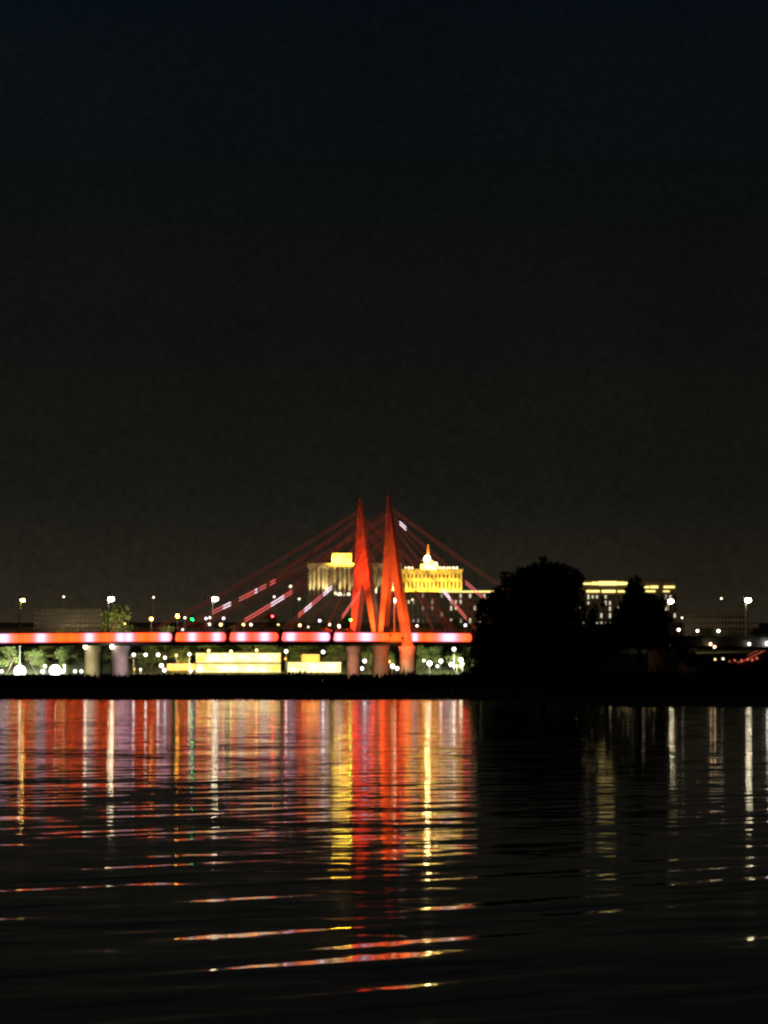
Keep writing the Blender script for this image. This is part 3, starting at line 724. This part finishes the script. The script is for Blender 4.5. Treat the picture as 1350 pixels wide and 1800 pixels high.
# palace with the yellow colonnade
PD = 1800.0
def palace():
    d = PD; x0, x1 = X(706,d), X(812.5,d); g = ground_z(0,d)
    o = thing('palace', ((x0+x1)/2, d, g), 'brightly lit yellow palace with colonnade, stepped centre and orange spire', 'palace')
    zb2, zt = Z(1041,d), Z(1003,d)
    b = MB(); b.box(x0-2, x1+.5, d-9, d+24, g-1, zb2); b.build('basement', M['stone2'], o)
    b = MB(); b.box(x0, x1, d, d+22, zb2+.003, zt); b.build('wall', M['stone'], o)
    c = MB(); c.box(x0-.5, x1+.5, d-.9, d+22.4, zt+.003, zt+.8); c.build('cornice', M['stone'], o)
    n_ = 15; cw = (x1-x0)/n_
    for i in range(n_+1):
        x = x0 + .4 + (x1-x0-.8)*i/n_; k = MB()
        k.lathe((x, d-.55, zb2), [(.5,.01),(.5,.4),(.36,.5),(.31,zt-zb2-.7),(.5,zt-zb2-.3),(.5,zt-zb2-.01)], 8); k.build('column', M['stone'], o)
    for i in range(n_):
        x = x0 + .4 + (x1-x0-.8)*(i+.5)/n_
        for (pt, pb) in ((1022,1034),(1009,1016)):
            k = MB(); za, zc = Z(pb,d), Z(pt,d); hw = .42; n2 = 6
            prof = [(x-hw, za), (x+hw, za), (x+hw, zc-hw)] + [(x+hw*cos(pi*q/n2), zc-hw+hw*sin(pi*q/n2)) for q in range(1, n2)] + [(x-hw, zc-hw)]
            m2 = len(prof); k.add([(a, d-.06, z) for a, z in prof] + [(a, d+.1, z) for a, z in prof], [tuple(range(m2))] + [(q, q+m2, (q+1) % m2 + m2, (q+1) % m2) for q in range(m2)])
            k.build('window', M['window'], o)
    bs = MB()
    for i in range(24):
        x = x0 + (x1-x0)*(i+.5)/24; bs.box(x-.3, x+.3, d-1.5, d-1.2, zb2-1.0, zb2+1.0)
    bs.build('balustrade', M['stone'], o)
    a0, a1 = X(739,d), X(770,d); z1 = zt+.8; z2 = Z(991,d)
    k = MB(); k.box(a0, a1, d+.6, d+16, z1+.003, z2); k.box(a0+2, a1-2.2, d+1.2, d+14, z2+.003, z2+1.6); k.build('attic', M['stone'], o)
    cx = X(752,d); k = MB(); k.lathe((cx, d+7, z2+1.6), [(3.4,.003),(3.3,.5),(2.6,1.4),(1.4,2.1),(.7,2.4),(.5,3.0)], 14); k.build('dome', M['stone'], o)
    zs = z2+4.2; sp_ = MB(); sp_.lathe((cx+.25, d+6, zs), [(.95,.2),(1.0,1.2),(.7,3.4),(.4,Z(957,d)-zs),(.05,Z(955,d)-zs)], 10); sp_.build('spire', M['spire'], o)
    k = MB(); k.ball((X(751,d), d+1.6, Z(982,d)), 1.35, 12, 1.35); k.build('lamp', emit((1,.78,.34), 60), o)
    k = MB(); k.ball((X(766,d), d+.3, Z(991,d)), .9, 10); k.build('lamp', emit((1,.85,.5), 5), o)
    for px in (713,719,725,774,780,786,791,797,803):
        k = MB(); k.ball((X(px,d), d-.2, zt+1.5), .62, 8); k.build('roof_light', emit((1,.84,.45), 3.5, False), o)
    lamp_light('AREA', 'palace_wash', ((x0+x1)/2, d-7.5, zb2+.3), ((x0+x1)/2, d, zb2+6.5), 17000, (1,.6,.06), x1-x0, 1.2)
    lamp_light('AREA', 'attic_wash', ((a0+a1)/2, d-1.5, zt+1.2), ((a0+a1)/2, d+1.5, z2), 3000, (1,.72,.16), 8, .6)
    p = (cx, d-1, zs+1.5); lamp_light('SPOT', 'spire_spot', (cx-2, d-3, z2+2), (cx, d+6, zs+4), 6000, (1,.7,.4), .3, cone=40)
palace()
def colonnade():
    d = PD - 6; x0, x1 = X(541,d), X(706,d); g = ground_z(0,d); zt = Z(990,d); zm = Z(1047,d)
    o = thing('colonnade_wing', ((x0+x1)/2, d, g), 'dim stone colonnade wing behind the red pylon with a bright yellow attic box', 'building')
    b = MB(); b.box(x0, x1, d+1.5, d+26, g-1, zt-2.2); b.build('wall', M['stone2'], o)
    c = MB(); c.box(x0-.4, x1, d-.8, d+26, zt-2.1, zt); c.build('cornice', M['stone'], o)
    bs = MB(); bs.box(x0-.6, x1, d-6, d+1.4, g-1, zm); bs.build('basement', M['stone2'], o)
    for px in (545,552,560,568,574,588,597,606,614,630,645,660,676,690,699):
        r = .95 if px in (574,690,660) else .55
        k = MB(); x = X(px,d); hh = zt-2.1-zm; k.lathe((x, d, zm), [(r*1.3,.01),(r*1.3,.5),(r,.7),(r*.9,hh-.8),(r*1.35,hh-.01)], 10); k.build('column', M['stone'], o)
    a0, a1 = X(583,d), X(618,d)
    k = MB(); z2 = Z(972.5,d); k.box(a0, a1, d+2, d+12, zt+.003, z2-.4); k.box(a0-.25, a1+.25, d+1.7, d+12.2, z2-.397, z2); k.build('attic', M['stone'], o)
    for i in range(5):
        k = MB(); x = a0 + (a1-a0)*(i+.5)/5; k.box(x-.35, x+.35, d+1.94, d+2.02, zt+2.9, zt+3.9); k.build('window', M['window'], o)
    lamp_light('AREA', 'attic_wash', ((a0+a1)/2, d-2.5, zt+1.0), ((a0+a1)/2, d+2, zt+3), 11500, (1,.64,.05), a1-a0, 1)
    for px, py_, r, k_ in ((597,1046,1.3,5),(605,1049,1.0,4),(590,1043,.8,3),(613,1045,.9,4),(660,1040,.8,4),(690,1001,.8,4),(695,1012,.5,2.5),(551,1034,.7,1.6)):
        k = MB(); k.ball((X(px,d-3), d-3, Z(py_,d-3)), r, 10, 1.1); k.build('lamp', emit((1,.9,.55), k_*.55), o)
    for px, pw in ((543,400),(550,500),(560,500),(568,500),(574,700),(588,700),(616,500),(600,800),(645,300),(660,700),(690,800)):
        lamp_light('SPOT', 'column_uplight', (X(px,d)+.6, d-3.5, zm+.4), (X(px,d), d, zm+11), pw*10, (1,.72,.28), .25, cone=70)
colonnade()
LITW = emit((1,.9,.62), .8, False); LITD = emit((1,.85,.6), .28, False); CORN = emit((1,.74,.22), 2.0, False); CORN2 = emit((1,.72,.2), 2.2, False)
def long_block(px0, px1, top, lines, wins, label, d, name='long_building', ncol=18, rows=(1047,1058,1069,1080,1091)):
    x0, x1 = X(px0,d), X(px1,d); g = ground_z(0,d)
    o = thing(name, ((x0+x1)/2, d, g), label, 'building')
    b = MB(); b.box(x0, x1, d, d+18, g-1, Z(top,d)); b.build('wall', M['stone2'], o)
    r = MB(); r.box(x0-.4, x1+.4, d-.6, d+18.4, Z(top,d)+.003, Z(top,d)+.5); r.build('roof', M['roofing'], o)
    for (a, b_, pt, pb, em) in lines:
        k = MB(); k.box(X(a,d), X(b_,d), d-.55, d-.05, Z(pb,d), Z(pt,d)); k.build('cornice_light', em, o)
    rg = random.Random(int(px0)); cw = (x1-x0)/ncol
    for i in range(ncol):
        for ry in rows:
            x = x0 + cw*(i+.5); px = px_of((x, d, Z(ry,d)))
            lit = wins(px, ry, rg); k = MB(); hh = rg.uniform(.7,1.3)
            k.box(x-cw*.2, x+cw*.2, d-.06, d+.1, Z(ry,d)-hh, Z(ry,d)+hh)
            k.build('window', lit or M['window'], o)
    return o
def wins_a(px, ry, rg): return LITW if rg.random() < (.25 if px > 778 else .03) else (LITD if rg.random() < .1 else None)
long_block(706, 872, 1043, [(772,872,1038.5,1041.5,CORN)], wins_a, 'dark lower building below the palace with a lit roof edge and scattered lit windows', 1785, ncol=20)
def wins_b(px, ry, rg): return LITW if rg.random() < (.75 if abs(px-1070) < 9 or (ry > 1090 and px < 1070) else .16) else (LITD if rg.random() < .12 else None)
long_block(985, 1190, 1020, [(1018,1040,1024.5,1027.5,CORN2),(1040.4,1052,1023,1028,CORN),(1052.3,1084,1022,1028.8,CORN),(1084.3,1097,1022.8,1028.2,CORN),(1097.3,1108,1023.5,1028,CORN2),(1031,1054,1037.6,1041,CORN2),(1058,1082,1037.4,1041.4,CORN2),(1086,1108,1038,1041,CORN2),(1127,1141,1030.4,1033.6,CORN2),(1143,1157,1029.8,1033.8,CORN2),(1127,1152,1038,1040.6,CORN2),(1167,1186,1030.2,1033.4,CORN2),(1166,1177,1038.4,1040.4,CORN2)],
    wins_b, 'long government building behind the island trees with two lit cornice lines', 1790, ncol=27, rows=(1049,1060,1070,1082,1097))
def apartment(px0, px1, top, base, label, d, ncol, nrow, step=None):
    x0, x1 = X(px0,d), X(px1,d); g = ground_z(0,d)
    o = thing('apartment_block', ((x0+x1)/2, d, g), label, 'apartment block')
    b = MB(); b.box(x0, x1, d, d+14, g-1, Z(top,d)); b.build('wall', M['stone2'], o)
    if step:
        k = MB(); k.box(X(step[0],d), X(step[1],d), d+.5, d+13, g-1, Z(step[2],d)); k.build('annexe', M['stone2'], o)
    r = MB(); r.box(x0-.3, x1+.3, d-.4, d+14.3, Z(top,d)+.003, Z(top,d)+.5); r.build('roof', M['roofing'], o)
    zt, zb2 = Z(top,d), Z(base,d); ch = (zt-zb2)/nrow; cw = (x1-x0)/ncol
    for i in range(ncol):
        for j in range(nrow):
            x = x0+cw*(i+.5); z = zb2+ch*(j+.5); k = MB(); k.box(x-cw*.34, x+cw*.34, d-.05, d+.1, z-ch*.28, z+ch*.28); k.build('window', M['window'], o)
    return o
apartment(60, 178, 1070, 1112, 'long dim grey apartment block with window bands above the left end of the lit deck', 1560, 16, 5)
apartment(1205, 1316, 1079, 1132, 'long dim grey block with rows of windows between the two rightmost bridge lamps', 1580, 18, 5, (1316, 1334, 1096))
# soft spots aimed at those blocks, without modelled fixtures
for px, d, pw in ((85,1520,900),(140,1520,900),(1230,1545,1300),(1285,1545,1300)):
    x = X(px,d); lamp_light('SPOT', 'block_spot', (x, d-12, ground_z(0,d)+7), (x, d+40, ground_z(0,d)+9), pw*(.35 if px < 200 else .6), (1,.78,.45), .5, cone=140)

# right: the approach ramp with red lit rail
rm = thing('approach_ramp', (X(1320,1190),1190,0), 'rising approach ramp with a red lit rail at the right photo edge', 'ramp')
d = 1190
def ramp_y(px): return 1167 - max(0, px-1300) * .5
mb = MB(); ps = [1262 + 8*i for i in range(24)]
for px in ps:
    x = X(px,d); zt = Z(ramp_y(px),d)-.3
    for yy, zz in ((d, -1), (d, zt), (d+8, zt), (d+8, -1)): mb.v.append((x, yy, zz))
mb.f = [(i*4+j, (i+1)*4+j, (i+1)*4+(j+1)%4, i*4+(j+1)%4) for i in range(len(ps)-1) for j in range(4)] + [(0,1,2,3), tuple(len(mb.v)-1-i for i in range(4))]
mb.build('ramp_wall', M['deck'], rm)
k = MB(); k.tube([(X(px,d), d-.1, Z(ramp_y(px)-2,d)) for px in ps if px >= 1286], .22, 6); k.build('rail_light', emit((1,.16,.07), .4), rm)
k = MB(); k.tube([(X(px,d), d+7, Z(ramp_y(px)-6,d)) for px in ps if px >= 1318], .16, 6); k.build('rail_light', emit((1,.26,.10), .25), rm)
for px, py_ in ((1283,1163),(1291,1161),(1296,1164),(1303,1161),(1314,1159),(1322,1160),(1330,1157)):
    k = MB(); k.ball((X(px,d-.6), d-.6, Z(py_,d-.6)), .42, 8); k.build('marker_light', emit((1,.16,.10), .9), rm)

# trees on the far bank and the slope
lit_trees = [(12,1260,12,'leafy tree behind the left huge floodlight, lit green'),(62,1263,10,'leafy tree between the two huge floodlights, lit green'),(118,1262,11,'leafy tree left of the pale pier, lit olive'),
 (262,1265,11,'leafy tree behind the row of three white bank lamps'),(318,1267,10,'leafy tree above the orange lit building'),(372,1268,12,'leafy tree above the left half of the glowing pavilion'),
 (425,1268,13,'leafy tree above the middle of the glowing pavilion'),(470,1268,12,'leafy tree above the right end of the glowing pavilion'),(520,1267,10,'leafy tree above the gap between the glowing pavilions'),
 (590,1267,11,'leafy tree behind the far pylon pier'),(650,1262,10,'leafy tree between the far and the middle pylon piers'),(688,1260,9,'leafy tree right beside the near pylon pier'),
 (740,1262,10,'leafy tree behind the small lamps right of the near pylon pier'),(800,1259,9,'bright green lit tree among the lamps left of the willow'),(770,1265,11,'leafy tree left of the bright green lit one'),(835,1262,10,'leafy tree half hidden by the willow edge')]
for i, (px, d, h, lab) in enumerate(lit_trees): bank_tree(px, d, h, i, lab, 'lit trees along the far bank', 1.05)
rg = random.Random(5)
for i, px in enumerate(range(-40, 850, 23)):
    bank_tree(px + rg.uniform(-8, 8), rg.uniform(1268, 1284), rg.uniform(6.5, 9.5), i, 'green lit tree in the second row behind the lamps of the far bank', 'second row of trees along the far bank', 1.35)
bank_tree(207, 1330, 24, 1, 'tall hazy tree behind the bridge lamp over the piers', 'trees on the slope', .75)
bank_tree(300, 1380, 14, 2, 'round tree around the large amber lamp', 'trees on the slope', 1.0)
rg = random.Random(11)
for i, px in enumerate([-60,-30,-5,20,48,80,110,140,175,235,255,282,330,350,385,410,432,455,475,505,525,548,565,590,608,648,672,705,735,755,775,800,825,1215,1245,1290,1330,1370]):
    d = rg.uniform(1335, 1620)
    bank_tree(px, d, rg.uniform(8, 12), i, 'leafy tree on the dim slope between the bridge deck and the hilltop buildings', 'dark trees on the slope', 1.15)

if HAZE:
    hb = MB(); hb.box(-2600, 2600, -60, 3000, -3, 160)
    hm = bpy.data.materials.new('thin_city_haze'); hm.use_nodes = True; ht = hm.node_tree; ht.nodes.remove(ht.nodes['Principled BSDF'])
    pv = ht.nodes.new('ShaderNodeVolumePrincipled'); pv.inputs['Color'].default_value = (.9,.92,.95,1); pv.inputs['Density'].default_value = HAZE; pv.inputs['Anisotropy'].default_value = .75
    ht.links.new(pv.outputs[0], ht.nodes['Material Output'].inputs['Volume'])
    tag(hb.build('haze', hm), kind='stuff')

# added spots without fixtures, standing in for lamplight on bank trees and slope
for px, dz, pw, col in ((15,3,6500,(1,.97,.75)),(60,3,6500,(1,.97,.75)),(112,3,5200,(1,.97,.7)),(250,3,2400,(1,.8,.45)),(330,4,3800,(1,.85,.35)),(400,8,3800,(1,.85,.3)),(460,8,3800,(1,.85,.3)),(540,5,3600,(1,.8,.35)),
                    (600,4,2400,(1,.75,.4)),(650,4,2200,(1,.75,.4)),(690,4,3000,(1,.9,.4)),(755,4,3400,(1,.95,.6)),(803,4,5200,(1,1,.55))):
    x, y, z = X(px,1251), 1251, ground_z(0,1251) + dz
    lamp_light('SPOT', 'bank_fill', (x, y, z), (x+1, 1275, z+4), pw*(6.0 if px < 130 else 3.6), col, .3, cone=130)
for px, d, pw in ((20,1420,6000),(60,1350,5000),(140,1350,4000),(205,1320,7000),(262,1400,8000),(312,1372,6000),(372,1420,6000),(440,1440,7000),(530,1440,7000),(590,1450,6000),(690,1430,6000),(745,1430,6000),(805,1430,6000),(1200,1430,4000),(1263,1450,4000)):
    x = X(px, d); lamp_light('SPOT', 'slope_fill', (x, d-10, ground_z(0,d)+9), (x, d+30, ground_z(0,d)+2), pw*(7 if px < 520 else 3), (1,.72,.38), .3, cone=150)
for px in (0, 120, 240, 340, 430, 520, 640, 740):  # more added spots, brightening the upper slope in place of sky glow
    d = 1640; x = X(px, d); lamp_light('SPOT', 'slope_fill', (x, d-10, ground_z(0,d)+10), (x, d+60, ground_z(0,d)+3), 40000 if px < 300 else 4500, (1,.7,.4), .3, cone=150)
